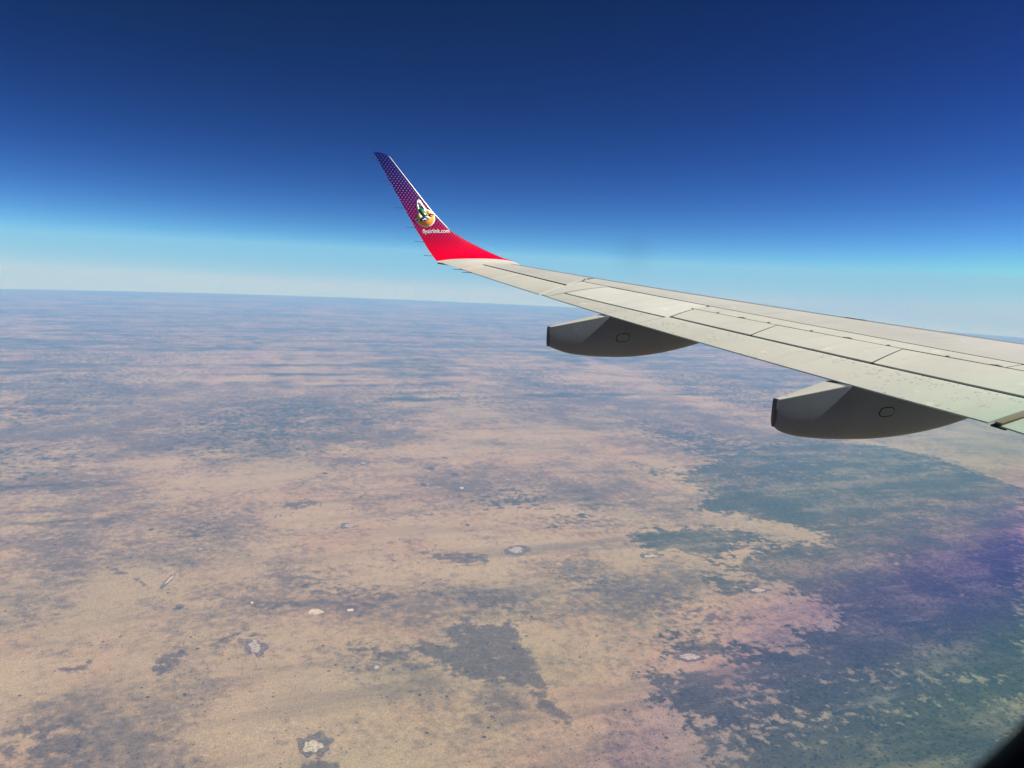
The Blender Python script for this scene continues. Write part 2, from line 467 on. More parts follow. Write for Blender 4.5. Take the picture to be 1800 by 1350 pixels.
PANS = [
 # x, y, axes (km), clay, rim size, label
 (2.167,22.236,(.226,-.056),(.024,.250),'white',0,'bright cream salt pan with a small dark island, left of a thin white sliver'),
 (3.198,22.058,(.131,-.032),(.03,.099),'white',1.5,'thin white sliver of salt pan just right of the bright cream pan'),
 (0.464,20.447,(.173,-.045),(.010,.388),'grey',1.5,'round speckled grey pan with a dark ring, below the bright cream pan'),
 (1.517,15.738,(.223,-.062),(.025,.266),'cream',1.7,'large speckled cream pan in a wide dark rim at the bottom edge'),
 (-2.031,25.585,(.06,.02),(.10,.36),'white',1.8,'slim upright white pan above a dark tail, left of all the other white pans'),
 (0.437,23.261,(.065,-.016),(.002,.09),'white',2.2,'tiny white pan in a grey patch left of the bright cream pan'),
 (6.186,38.832,(.16,-.03),(.052,.22),'grey',2.0,'small grey pan farthest up the sandy plain, left of a dark oblong pool'),
 (9.985,33.600,(.11,-.02),(.05,.16),'white',2.4,'small white pan with a broad dark collar below the paired dark pools'),
 (8.369,34.372,(.157,-.029),(.054,.20),'wet',0,'small dark oval pool alone on sand left of the collared white pan'),
 (4.156,29.456,(.193,-.041),(.031,.231),'grey',1.45,'ring shaped tan hollow with thin dark edge left of the middle of the plain'),
 (9.806,25.586,(.30,-.14),(.16,.30),'grey',1.6,'long slanting hollow with two pale streaks inside dark edges'),
 (11.798,16.964,(.314,-.10),(.106,.167),'cream',1.5,'pale elongated pan inside the dark bush at lower right'),
 (16.664,20.341,(.30,-.09),(.10,.13),'cream',1.4,'dim pale strip pan on the north edge of the sand peninsula in bush'),
 (14.497,23.959,(.299,-.067),(.117,.150),'cream',1.5,'pale sliver pan at the left foot of the dark teal bush patch'),
 (9.32,37.2,(.30,-.09),(.07,.18),'wet',0,'long dark pool above and right of the small grey pan'),
 (10.3,35.9,(.21,-.10),(.07,.22),'wet',0,'dark slanting pool joined to a small ring hollow'),
]
SMALL = [(-3.0, 30.6), (-1.2, 28.2), (1.6, 31.2), (5.2, 33.1), (5.9, 27.6), (7.6, 30.3), (8.8, 28.6), (11.9, 31.6), (12.6, 34.6), (10.6, 39.2), (7.6, 42.0),
         (3.4, 18.6), (-1.6, 23.4), (13.4, 36.9), (15.8, 38.4), (4.1, 37.2), (9.1, 45.5), (13.9, 29.4)]
for i, (px, py, e1, e2, clay, rim, lab) in enumerate(PANS):
    v, f = blob(px, py, e1, e2, (.80 if clay != 'wet' else .9), .24, 100 + i, z=9.0)
    o = mesh_obj('salt_pan' if clay != 'wet' else 'pool', v, f, M_PAN[clay], sharp=0)
    o['label'] = lab
    o['category'] = 'salt pan' if clay != 'wet' else 'pool'
    o['group'] = 'pans and pools scattered over the plain'
    if rim:
        v, f = blob(px + .03 * e2[0], py - .05 * e2[1], e1, e2, rim * .92, .22, 300 + i, z=5.0)
        mesh_obj('rim', v, f, M_PAN['rim'], o, sharp=0)

for i, (px, py) in enumerate(SMALL):
    k_ = RNG.uniform(.55, 1.0)
    e1, e2 = (.15 * k_, -.05 * k_), (.05 * k_, .20 * k_)
    v, f = blob(px, py, e1, e2, .62, .24, 500 + i, n=28, z=9.0)
    o = mesh_obj('salt_pan', v, f, M_PAN['grey' if i % 3 else 'wet'], sharp=0)
    o['label'] = 'tiny faint hollow with a dark edge, one of many specks on the tan plain'
    o['category'] = 'salt pan'
    o['group'] = 'tiny hollows speckled over the plain'
    v, f = blob(px, py, e1, e2, 1.05, .24, 700 + i, n=28, z=5.0)
    mesh_obj('rim', v, f, M_PAN['rim'], o, sharp=0)

# ---------------------------------------------------------------- haze: the air between the aircraft and the horizon
hz = bpy.data.materials.new('air')
hz.use_nodes = True
ht = hz.node_tree
ht.nodes.clear()
pv = ht.nodes.new('ShaderNodeVolumePrincipled')
pv.inputs['Color'].default_value = HAZE_COL
pv.inputs['Absorption Color'].default_value = HAZE_ABS
pv.inputs['Density'].default_value = HAZE_DEN
pv.inputs['Density Attribute'].default_value = ''
pv.inputs['Anisotropy'].default_value = 0.0
ho = ht.nodes.new('ShaderNodeOutputMaterial')
ht.links.new(pv.outputs[0], ho.inputs['Volume'])
hz.cycles.homogeneous_volume = True
hw, zb, zt = 430000.0, float(Z.min()) - 1.0, HAZE_TOP
hv = [(sx * hw, sy * hw, z) for z in (zb, zt) for sx, sy in ((-1, -1), (1, -1), (1, 1), (-1, 1))]
haze = mesh_obj('haze', hv, [(3, 2, 1, 0), (4, 5, 6, 7), (0, 1, 5, 4), (1, 2, 6, 5), (2, 3, 7, 6), (3, 0, 4, 7)], hz, sharp=0)
haze.data.polygons.foreach_set('use_smooth', np.zeros(6, bool))
haze['kind'] = 'stuff'
haze['label'] = 'pale blue air haze thickening towards the horizon'

# ---------------------------------------------------------------- aircraft: materials
def wing_paint(name, base, rough, specks=0.0):
    p = NT(name)
    co_ = p.n('ShaderNodeTexCoord').outputs['Object']
    mp = p.n('ShaderNodeMapping')
    p.put(mp.inputs['Vector'], co_)
    mp.inputs['Scale'].default_value = (0.35, 2.6, 1.0)
    stn = p.noise(mp.outputs[0], 2.2, 6, .6)
    blo = p.noise(co_, 1.1, 5, .55)
    c = p.mix(p.step(blo, .35, .68), base, tuple(b * k for b, k in zip(base, (.90, .905, .90))))
    c = p.mix(p.math('MULTIPLY', p.step(stn, .48, .70), .42), c, tuple(b * .72 for b in base))
    wear_glint = p.math('MULTIPLY', p.step(p.noise(co_, 6, 3, .6), .64, .72), .6)  # pale worn blotches, also painting in reflections off dents
    c = p.mix(wear_glint, c, tuple(min(.8, b * 1.22) for b in base))
    if specks:
        vo_ = p.n('ShaderNodeTexVoronoi')
        p.put(vo_.inputs['Vector'], co_)
        vo_.inputs['Scale'].default_value = 24.0
        sp = p.math('MULTIPLY', p.step(vo_.outputs['Distance'], .30, .18), p.step(p.noise(co_, 1.7, 3, .5), .44, .54))
        c = p.mix(p.math('MULTIPLY', sp, specks), c, (.05, .048, .045))
    bmp = p.bump(p.noise(co_, 3.0, 2, .5), .06, .05)
    return p.bsdf(c, p.lin(stn, .3, .7, rough - .05, rough + .08), 0, .5, bmp)

M_SKIN = wing_paint('wing_grey_paint', (.455, .46, .415), .36, .0)
M_FLAP = wing_paint('flap_grey_paint', (.445, .45, .405), .36, .48)
M_BRIGHT = wing_paint('bright_panel_paint', (.51, .52, .48), .38)
M_SLAT = wing_paint('slat_grey_paint', (.385, .39, .365), .40)
M_FAIR = wing_paint('fairing_shaded_grey', (.105, .124, .134), .42, .25)  # darkened grey: shade below the wing put into the paint
M_TIP = wing_paint('wing_tip_paint', (.43, .435, .395), .27)
M_COVE = wing_paint('flap_cove_shade', (.20, .155, .105), .5)  # brown stands in for shade at the flap end
M_METAL = plain('polished_leading_edge', (.42, .43, .43), .38, .85)
M_WMETAL = plain('bare_metal_edge', (.80, .80, .80), .20, 1.0)
M_DARK = plain('gap_sealant', (.018, .018, .020), .7, 0, .2)
M_RUBBER = plain('dark_rubber', (.035, .037, .042), .55)
M_SEAM = plain('panel_seam_dark', (.012, .012, .013), .7, 0, .2)
M_WICK = plain('wick_graphite', (.03, .032, .04), .5)
M_FRAME = plain('window_seal_black', (.0012, .0020, .0080), .7, 0, .03)

AIR = bpy.data.objects.new('airplane', None)
AIR.location = (0, 0, 0)
COL.objects.link(AIR)
AIR['label'] = 'grey airliner wing with upswept red and blue winglet, seen from its cabin window'
AIR['category'] = 'airplane'

# ---------------------------------------------------------------- aircraft: wing surface
YK, YT = 4.75, 12.75
TEX = (-0.1701, 2.925)
TEZ = (0.0025, 0.0469, -1.1822)
LEX = (-0.0028, -0.3814, 7.1266)
INC = math.tan(rad(2.5))

def foil(c, t=.11, m=.015, p=.6):
    c = np.clip(c, 0, 1)
    yt = 5 * t * (.2969 * np.sqrt(c) - .126 * c - .3516 * c**2 + .2843 * c**3 - .1036 * c**4)
    yc = np.where(c < p, m / p**2 * (2 * p * c - c * c), m / (1 - p)**2 * ((1 - 2 * p) + 2 * p * c - c * c))
    return yc + yt, yc - yt

def te(y):
    y = np.asarray(y, float)
    yk = np.maximum(y, YK)
    d = np.minimum(y - YK, 0)
    return TEX[0] * yk + TEX[1] - d * -0.03, np.polyval(TEZ, yk) + d * (2 * TEZ[0] * YK + TEZ[1])

def lex(y):
    return np.polyval(LEX, y)

def wing(y, c, side=0, off=0.0):
    y = np.asarray(y, float)
    c = np.asarray(c, float)
    xt, zt = te(y)
    ch = lex(y) - xt
    h = foil(c)[side]
    return np.stack([xt + ch * (1 - c), y + 0 * c, zt + ch * (1 - c) * INC + ch * h + off], -1)

def grid_faces(nu, nv, base=0, flip=False):
    f = []
    for i in range(nu - 1):
        for j in range(nv - 1):
            a = base + i * nv + j
            q = (a, a + 1, a + nv + 1, a + nv)
            f.append(q[::-1] if flip else q)
    return f

def slab(top, bot):
    """closed thin body between two grids of points (nu x nv x 3)"""
    nu, nv = top.shape[:2]
    N = nu * nv
    v = np.concatenate([top.reshape(-1, 3), bot.reshape(-1, 3)])
    f = grid_faces(nu, nv) + grid_faces(nu, nv, N, True)
    rim = [i * nv for i in range(nu)] + [(nu - 1) * nv + j for j in range(1, nv)] + \
          [i * nv + nv - 1 for i in range(nu - 2, -1, -1)] + [j for j in range(nv - 2, 0, -1)]
    for a, b in zip(rim, rim[1:] + rim[:1]):
        f.append((a, b, b + N, a + N))
    return v, f

def panel(name, corners, mat, off=0.0, thick=.012, side=0, parent=None, gap=.006, nu=22, nv=16, label=None, curve=None):
    """skin panel over the wing; corners (y, c): inboard-front, inboard-rear, outboard-rear, outboard-front"""
    (y0, c0), (y1, c1), (y2, c2), (y3, c3) = corners
    u, w = np.meshgrid(np.linspace(0, 1, nu), np.linspace(0, 1, nv), indexing='ij')
    yy = (1 - u) * ((1 - w) * y0 + w * y1) + u * ((1 - w) * y3 + w * y2)
    cc = (1 - u) * ((1 - w) * c0 + w * c1) + u * ((1 - w) * c3 + w * c2)
    g_ = gap
    yy = yy + g_ * (1 - 2 * u)
    chd = lex(yy) - te(yy)[0]
    cc = cc + (g_ / chd) * (1 - 2 * w)
    sg = 1 if side == 0 else -1
    top = wing(yy, cc, side, sg * off)
    bot = wing(yy, cc, side, sg * (off - thick))
    v, f = slab(top, bot)
    o = mesh_obj(name, v, f, mat, parent or AIR, sharp=28)
    if label:
        o['label'] = label
    return o

# dark inner structure seen through the gaps
def loft(sections):
    S_ = np.array(sections)
    ns, n = S_.shape[:2]
    v = S_.reshape(-1, 3)
    f = []
    for i in range(ns - 1):
        for j in range(n):
            k = (j + 1) % n
            f.append((i * n + j, i * n + k, (i + 1) * n + k, (i + 1) * n + j))
    f.append(tuple(range(n))[::-1])
    f.append(tuple((ns - 1) * n + j for j in range(n)))
    return v, f

YS = np.concatenate([np.linspace(1.6, YK, 5), np.linspace(YK, YT - .01, 20)[1:]])
ca = np.concatenate([np.linspace(.93, .3, 14), np.array([.2, .12, .06, .03, .012])])
secs = []
for y in YS:
    ts = wing(np.full_like(ca, y), ca, 0, -.016)
    bs = wing(np.full_like(ca, y), ca[::-1], 1, .016)
    bs[:, 2] = np.minimum(bs[:, 2], ts[::-1, 2] - .004)
    secs.append(np.concatenate([ts, bs]))
v, f = loft(secs)
mesh_obj('wing_box', v, f, M_DARK, AIR)

# leading edge: polished metal nose wrapping round the front
cn = np.concatenate([np.linspace(.4743, 0, 24)**2, np.linspace(0, .4743, 14)[1:]**2])
sd_ = np.array([0] * 24 + [1] * 13)
YL = np.linspace(1.6, YT - .003, 40)
outer = np.array([[wing(y, c, s, 0.002 if s == 0 else -.002) for c, s in zip(cn, sd_)] for y in YL])
inner = outer.copy()
inner[..., 0] -= .02
mid = .5 * (outer[:, :1, 2] + outer[:, -1:, 2])
inner[..., 2] = mid + (outer[..., 2] - mid) * .7
v, f = slab(outer, inner)
mesh_obj('leading_edge', v, f, M_METAL, AIR, sharp=50)

CF = .225
A_IN, A_OUT = .575, .492
LN = lambda y: np.interp(y, [1.6, 5.47, 6.9, 8.6, 9.9, 10.77], [.585, .568, .5485, .5235, .515, .492])
# slat: two long pieces along the front
panel('slat', [(1.6, CF), (1.6, .585), (5.47, .568), (5.47, CF)], M_SLAT, gap=.004, nu=14, nv=26)
panel('slat', [(5.47, CF), (5.47, .568), (8.6, .5235), (8.6, CF)], M_SLAT, gap=.0, nu=22, nv=26)
panel('slat', [(8.6, CF), (8.6, .5235), (10.77, .492), (11.04, CF)], M_SLAT, gap=.004, nu=22, nv=26)
# strip between slat and spoiler hinge
panel('skin_strip', [(1.6, .585), (1.6, .6385), (5.47, .6385), (5.47, .568)], M_SKIN, gap=.008, nu=14, nv=5)
panel('skin_strip', [(5.47, .568), (5.47, .637), (8.56, .6415), (8.6, .5235)], M_SKIN, gap=.008, nu=22, nv=5)
# outboard fixed skins
panel('fixed_panel', [(8.63, .5235), (8.42, .846), (10.19, .868), (10.22, .512)], M_BRIGHT, gap=.009, nu=18, nv=16,
      label='brighter fixed skin panel outboard of the spoilers')
panel('wing_tip_skin', [(11.07, CF), (10.63, .69), (12.75, .636), (12.75, CF)], M_TIP, gap=.004, nu=24, nv=28)
panel('closing_panel', [(10.24, .50), (10.215, .995), (10.37, .995), (10.76, .50)], M_SKIN, gap=.006, nu=6, nv=14)
# dark sealant and step lines between the big panels
def seam(pts, w_, off=.0005):
    for (y0, c0), (y1, c1) in zip(pts, pts[1:]):
        n_ = max(4, int(abs(y1 - y0) / .12))
        k = np.linspace(0, 1, n_)
        yy, cc = y0 + (y1 - y0) * k, c0 + (c1 - c0) * k
        chd = lex(yy) - te(yy)[0]
        along = abs(y1 - y0) > .6
        if along:
            a_ = np.stack([wing(yy, cc + s_ * w_ / chd, 0, off) for s_ in (-.5, .5)], 1)
            b_ = np.stack([wing(yy, cc + s_ * w_ / chd, 0, off - .01) for s_ in (-.5, .5)], 1)
        else:
            a_ = np.stack([wing(yy + s_ * w_, cc, 0, off) for s_ in (-.5, .5)], 1)
            b_ = np.stack([wing(yy + s_ * w_, cc, 0, off - .01) for s_ in (-.5, .5)], 1)
        v, f = slab(a_, b_)
        mesh_obj('sealant_strip', v, f, M_DARK, AIR, sharp=20)
seam([(1.6, .585), (5.47, .568), (8.6, .5235), (10.77, .492)], .013, .0012)
seam([(10.77, .492), (10.96, .36), (11.04, CF)], .010, .0012)
seam([(1.6, .6375), (5.47, .6375), (8.58, .6415)], .008, .0042)
for ya, yb in ((8.54, 8.39), (7.483, 7.326), (6.243, 6.082), (5.02, 4.86)):
    seam([(ya, .642), (yb, .828)], .009, .0042)
seam([(10.63, .69), (12.74, .636)], .010, .0006)
# spoilers
SP = [(8.54, 8.39), (7.483, 7.326), (6.243, 6.082), (5.02, 4.86), (3.78, 3.62), (2.5, 2.35)]
for i in range(5):
    (a, a2), (b, b2) = SP[i + 1], SP[i]
    sp = panel('spoiler', [(a, .637), (a2, .825), (b2, .827), (b, .642)], M_SKIN, off=.003, gap=.007, nu=16, nv=10)
    # hinge fittings on the front edge
    for k in (.12, .42, .72):
        yh = a + (b - a) * k
        w_ = .008 if k != .42 else .04
        yy, cc = np.meshgrid(np.linspace(yh - w_, yh + w_, 3), np.linspace(.632, .640, 3), indexing='ij')
        v, f = slab(wing(yy, cc, 0, .006), wing(yy, cc, 0, -.012))
        mesh_obj('hinge_fitting', v, f, M_RUBBER, sp)
        yy, cc = np.meshgrid(np.linspace(yh - .010, yh + .010, 3), np.linspace(.626, .632, 3), indexing='ij')
        v, f = slab(wing(yy, cc, 0, .009), wing(yy, cc, 0, -.010))
        mesh_obj('hinge_fitting', v, f, M_SLAT, sp)

# trailing-edge devices are closed bodies with their own underside
def device(name, y0, y1, c0a, c0b, mat, drop=0.0, c1=1.0, gap=.012, nu=26, nv=12, ytaper=(0, 0)):
    u, w = np.meshgrid(np.linspace(0, 1, nu), np.linspace(0, 1, nv), indexing='ij')
    cfr = (1 - u) * c0a + u * c0b
    yy = y0 + (y1 - y0) * u + (1 - w) * ((1 - u) * ytaper[0] + u * ytaper[1])
    chd = lex(yy) - te(yy)[0]
    cc = cfr + gap / chd + (c1 - cfr - gap / chd) * w
    top = wing(yy, cc, 0, -drop)
    bot = wing(yy, cc, 1, -drop)
    # rounded nose and a blunt 8 mm trailing edge
    nose = np.clip(w / .10, 0, 1) ** .5
    mid_ = .5 * (top[..., 2] + bot[..., 2])
    top[..., 2] = mid_ + (top[..., 2] - mid_) * (.90 + .10 * nose)
    bot[..., 2] = np.minimum(mid_ + (bot[..., 2] - mid_) * (.4 + .6 * nose), top[..., 2] - .010)
    v, f = slab(top, bot)
    return mesh_obj(name, v, f, mat, AIR, sharp=28)

device('outboard_flap', 4.79, 8.42, .8255, .8265, M_FLAP, gap=.016, nu=30)
device('outboard_flap', 8.425, 10.19, .846, .868, M_FLAP, gap=.018, nu=18)
device('aileron', 10.40, 12.745, .69, .636, M_SKIN, gap=.022, nu=20, nv=16, ytaper=(.23, 0))
device('inboard_flap', 1.7, 4.700, .8255, .8265, M_FLAP, gap=.03, nu=16)
# between the two flaps: brown paints the shaded end face, dark panel the slit
panel('flap_end_strip', [(4.722, .872), (4.735, .985), (4.782, .985), (4.778, .872)], M_COVE, off=-.006, thick=.03, gap=.001, nu=4, nv=10)
panel('flap_end_strip', [(4.69, .85), (4.69, .992), (4.79, .992), (4.79, .85)], M_DARK, off=-.022, thick=.012, gap=0, nu=4, nv=10)
# underside
panel('lower_skin', [(1.6, CF), (1.6, .82), (10.2, .82), (10.98, CF)], M_SLAT, side=1, gap=.004, nu=30, nv=16)
panel('lower_skin', [(11.0, CF), (10.35, .68), (12.745, .63), (12.745, CF)], M_SLAT, side=1, gap=.004, nu=16, nv=12)
# small vent on the front of the slat
yy, cc = np.meshgrid(np.linspace(7.50, 7.70, 5), np.linspace(.186, .199, 3), indexing='ij')
v, f = slab(wing(yy, cc, 0, .006), wing(yy, cc, 0, -.01))
mesh_obj('vent_slot', v, f, M_SEAM, AIR)

# ---------------------------------------------------------------- aircraft: winglet
W_R, W_P1 = .62, rad(71)
W_P0 = math.atan(2 * TEZ[0] * YT + TEZ[1])
W_ARC = W_R * (W_P1 - W_P0)
WL_S = (0.000, 0.064, 0.127, 0.191, 0.255, 0.319, 0.382, 0.446, 0.510, 0.573, 0.637, 0.701, 0.867, 1.034, 1.200, 1.367, 1.534, 1.700, 1.867, 2.033, 2.200)
WL_TE = (0.754, 0.731, 0.676, 0.588, 0.473, 0.449, 0.429, 0.404, 0.375, 0.347, 0.316, 0.283, 0.190, 0.104, 0.020, -0.063, -0.147, -0.231, -0.314, -0.398, -0.483)
WL_LE = (2.240, 2.180, 2.089, 1.981, 1.840, 1.707, 1.578, 1.465, 1.359, 1.258, 1.148, 1.030, 0.746, 0.589, 0.442, 0.315, 0.191, 0.067, -0.057, -0.181, -0.307)

WL_LE = (1.808, 1.808, 1.804, 1.788, 1.745, 1.665, 1.555) + WL_LE[7:]

def spine(s):
    s = np.asarray(s, float)
    a_ = np.clip(s, 0, W_ARC)
    ph = W_P0 + a_ / W_R
    y = YT + W_R * (np.sin(ph) - math.sin(W_P0))
    z = np.polyval(TEZ, YT) + W_R * (math.cos(W_P0) - np.cos(ph))
    e = np.clip(s - W_ARC, 0, None)
    return y + e * math.cos(W_P1), z + e * math.sin(W_P1), ph

def winglet(s, c, side=0, off=0.0):
    s = np.asarray(s, float)
    c = np.asarray(c, float)
    y, z, ph = spine(s)
    xt = np.interp(s, WL_S, WL_TE)
    xl = np.interp(s, WL_S, WL_LE)
    ch = xl - xt
    k = np.clip(s / W_ARC, 0, 1)
    up_ = foil(c, .11)[0] * (1 - k) + foil(c, .075, 0, .5)[0] * k
    lo_ = foil(c, .11)[1] * (1 - k) + foil(c, .085, 0, .5)[1] * k
    h = (up_ if side == 0 else lo_) * ch + ch * (1 - c) * INC * (1 - .6 * k) + off
    return np.stack([xt + ch * (1 - c), y - np.sin(ph) * h, z + np.cos(ph) * h], -1)

def wl_x(x, s, off):
    xt = np.interp(s, WL_S, WL_TE)
    xl = np.interp(s, WL_S, WL_LE)
    return winglet(s, np.clip((xl - x) / (xl - xt), 0, 1), 0, off)

def winglet_shell(name, s_of, mat, cs, parent, inset=0.0, sharp=40):
    """closed loft; s_of(c, k) gives the spine position for chord fraction c and row k in 0..1"""
    rows = np.linspace(0, 1, 46)
    secs_, uv = [], []
    for k in rows:
        cu = cs[::-1]
        ss = s_of(cu, k)
        tp = winglet(ss, cu, 0)
        s2 = s_of(cs[1:-1] if cs[0] == 0 else cs, k)
        c2 = cs[1:-1] if cs[0] == 0 else cs
        bt = winglet(s2, c2, 1)
        secs_.append(np.concatenate([tp, bt]))
        uv.append(np.stack([np.concatenate([tp[:, 0], bt[:, 0]]), np.concatenate([ss, s2])], -1))
    v, f = loft(secs_)
    return mesh_obj(name, v, f, mat, parent, sharp=sharp, uvs=np.array(uv).reshape(-1, 2))

CS = np.linspace(0, 1, 26) ** 1.6
S_B = lambda c: np.interp(c, [0, .16, .36, .61, .82, 1], [.215, .236, .253, .274, .29, .276])        # paint line between white tip and red winglet
S_T = lambda c: 2.085 - .05 * np.clip(1 - c / .55, 0, 1) ** 1.2
tip_o = winglet_shell('wing_tip', lambda c, k: 0.002 + k * (S_B(c) - .002), M_TIP, CS, AIR)

wp = NT('winglet_livery')
uvn = wp.n('ShaderNodeUVMap')
uvn.uv_map = 'UVMap'
sx = wp.n('ShaderNodeSeparateXYZ')
wp.put(sx.inputs[0], uvn.outputs[0])
uu, vv = sx.outputs[0], sx.outputs[1]
uu = wp.math('ADD', uu, wp.math('MULTIPLY', vv, 0.06))
PX, PY = .053, .074
def cell(off_):
    a_ = wp.math('SUBTRACT', wp.math('FRACT', wp.math('ADD', wp.math('DIVIDE', uu, PX), off_)), .5)
    b_ = wp.math('MULTIPLY', wp.math('SUBTRACT', wp.math('FRACT', wp.math('ADD', wp.math('DIVIDE', vv, PY), off_)), .5), PY / PX)
    return wp.math('SQRT', wp.math('ADD', wp.math('POWER', wp.math('ABSOLUTE', a_), 2.0), wp.math('POWER', wp.math('ABSOLUTE', b_), 2.0)))
dd = wp.math('MINIMUM', cell(0.0), cell(0.5))
rad_ = wp.ramp(wp.lin(vv, .3, 2.1), [(0, (.56,) * 3), (.08, (.47,) * 3), (.25, (.40,) * 3), (.40, (.31,) * 3), (.62, (.23,) * 3), (.85, (.16,) * 3), (1, (.12,) * 3)])
mk = wp.step(wp.math('SUBTRACT', dd, rad_), .05, -.05)
bgc = wp.ramp(wp.lin(vv, .3, 2.1), [(0, (.46, .0, .022)), (.14, (.24, .003, .03)), (.26, (.08, .006, .055)), (.40, (.018, .010, .085)), (1, (.006, .012, .095))])
dtc = wp.ramp(wp.lin(vv, .3, 2.1), [(0, (.60, .0, .025)), (.2, (.55, .004, .035)), (.40, (.42, .02, .085)), (.56, (.34, .05, .17)), (.75, (.22, .11, .32)), (1, (.09, .09, .30))])
M_LIVERY = wp.bsdf(wp.mix(mk, bgc, dtc), .20, 0, .5, None, .35)

WL = winglet_shell('winglet', lambda c, k: S_B(c) + .001 + k * (S_T(c) - S_B(c) - .001), M_LIVERY, CS, AIR)
WL['label'] = 'upswept winglet fading from red at its foot to dark blue with dots'

# bare metal strip along the winglet's front edge
rows = np.linspace(.36, 2.03, 40)
ce = np.concatenate([np.linspace(.20, 0, 9)**2, np.linspace(0, .20, 9)[1:]**2])
se = np.array([0] * 9 + [1] * 8)
outer = np.array([[winglet(s, c * np.interp(s, [.36, .7, 1.2], [.15, .5, 1.0]), q, .003 if q == 0 else -.003) for c, q in zip(ce, se)] for s in rows])
outer[..., 0] += .003
inner = outer.copy()
inner[..., 0] -= .012
v, f = slab(outer, inner)
mesh_obj('metal_edge', v, f, M_WMETAL, WL, sharp=50)

# static wicks
def rod(p0, p1, r0_, r1_, n=8):
    p0, p1 = np.array(p0, float), np.array(p1, float)
    d = (p1 - p0) / np.linalg.norm(p1 - p0)
    a_ = np.cross(d, (0, 0, 1.0)); a_ /= np.linalg.norm(a_)
    b_ = np.cross(d, a_)
    th = np.linspace(0, 2 * math.pi, n, endpoint=False)
    ring = lambda p, r: p + r * (np.cos(th)[:, None] * a_ + np.sin(th)[:, None] * b_)
    return loft([ring(p0, r0_), ring(p0 * .5 + p1 * .5, .5 * (r0_ + r1_)), ring(p1, r1_)])

for s in (1.965, 1.61, 1.19, .885, .655, .40):
    p = winglet(s, 1.0)
    v, f = rod(p + [.03, 0, 0], p + [-.135, .0, .004], .0045, .0032)
    mesh_obj('static_wick', v, f, M_WICK, WL)
    v, f = rod(p + [-.128, 0, .004], p + [-.142, 0, .004], .006, .004)
    mesh_obj('static_wick', v, f, M_WICK, WL)
for y in (12.63, 12.32):
    p = wing(y, 1.0)
    v, f = rod(p + [.02, 0, -.004], p + [-.15, 0, -.006], .005, .0035)
    mesh_obj('static_wick', v, f, M_WICK, AIR)
# tail of the wing tip: dark strip below the winglet foot
p = winglet(.235, 1.0)
v, f = rod(p + [.20, -.03, -.028], p + [-.04, 0, -.008], .014, .012)
mesh_obj('tip_strip', v, f, M_RUBBER, AIR)

# emblem: sunbird over an orange disc, and the web address
def zx(X_, Y_):
    px_, py_ = 700 + X_ / 12.27, 330 + Y_ / 12.27
    x = .10 + (px_ - 719.7) / 110.0
    s = 1.047 + (383.1 + .0646 * (px_ - 719.7) - py_) / 111.0
    return x, s

def decal(name, pts, mat, off, smooth=0):
    P = np.array([zx(*q) for q in pts])
    for _ in range(smooth):
        Q = np.empty((len(P) * 2, 2))
        nx = np.roll(P, -1, 0)
        Q[0::2] = .75 * P + .25 * nx
        Q[1::2] = .25 * P + .75 * nx
        P = Q
    bm = bmesh.new()
    vs = [bm.verts.new((a_, b_, 0)) for a_, b_ in P]
    fc = bm.faces.new(vs)
    bmesh.ops.triangulate(bm, faces=[fc])
    me_v = np.array([q.co[:2] for q in bm.verts])
    fs = [[q.index for q in t.verts] for t in bm.faces] if True else None
    bm.verts.index_update()
    fs = [[q.index for q in t.verts] for t in bm.faces]
    bm.free()
    n = len(me_v)
    top = wl_x(me_v[:, 0], me_v[:, 1], off)
    bot = wl_x(me_v[:, 0], me_v[:, 1], off - .002)
    faces = list(fs) + [[q + n for q in t[::-1]] for t in fs] + [(i, (i + 1) % n, (i + 1) % n + n, i + n) for i in range(n)]
    return mesh_obj(name, np.concatenate([top, bot]), faces, mat, WL, sharp=0)

def disc(cx, cy, r, a0=0, a1=360, n=40):
    th = np.radians(np.linspace(a0, a1, n, endpoint=(a1 - a0) < 360))
    return [(cx + r * math.cos(t), cy + r * math.sin(t)) for t in th]

DEC = dict(white=plain('decal_white', (.62, .62, .60), .3), orange=plain('decal_orange', (.62, .27, .02), .3),
           pale=plain('decal_pale_orange', (.60, .40, .20), .3), green=plain('decal_green', (.0, .11, .045), .3),
           dark=plain('decal_black', (.012, .016, .02), .3), navy=plain('decal_navy', (.006, .018, .12), .3),
           red=plain('decal_red', (.36, .05, .04), .3), dgreen=plain('decal_dark_green', (.004, .045, .03), .3))
decal('emblem_outline', disc(583, 680, 202), DEC['white'], .003)
decal('emblem_outline', [(325, 705), (380, 700), (430, 560), (385, 440), (385, 330), (410, 275), (450, 255), (490, 280), (520, 350), (600, 470), (640, 500), (640, 620), (460, 770), (380, 755)], DEC['white'], .0035, 2)
decal('emblem_outline', [(690, 590), (760, 590), (845, 598), (845, 620), (770, 640), (690, 660)], DEC['white'], .0037, 1)
decal('sun_disc', disc(583, 680, 180), DEC['orange'], .0045)
decal('sun_disc', [(415, 640), (405, 700), (480, 690), (520, 640), (480, 590), (440, 555), (425, 590)], DEC['pale'], .005, 1)
decal('sun_disc', [(600, 500), (660, 505), (725, 560), (735, 595), (640, 600), (610, 560)], DEC['pale'], .005, 1)
decal('bird_feather', [(405, 430), (395, 330), (420, 285), (440, 300), (430, 380), (450, 460), (470, 560), (440, 540)], DEC['white'], .0058, 1)
decal('bird_feather', [(430, 290), (470, 275), (500, 340), (550, 420), (590, 480), (600, 560), (560, 560), (480, 440), (440, 380)], DEC['white'], .0055, 1)
for k in range(4):
    decal('bird_feather', [(415 + 22 * k, 330 + 6 * k), (424 + 22 * k, 326 + 6 * k), (478 + 22 * k, 436 + 14 * k), (466 + 22 * k, 440 + 14 * k)], DEC['dark'], .0064)
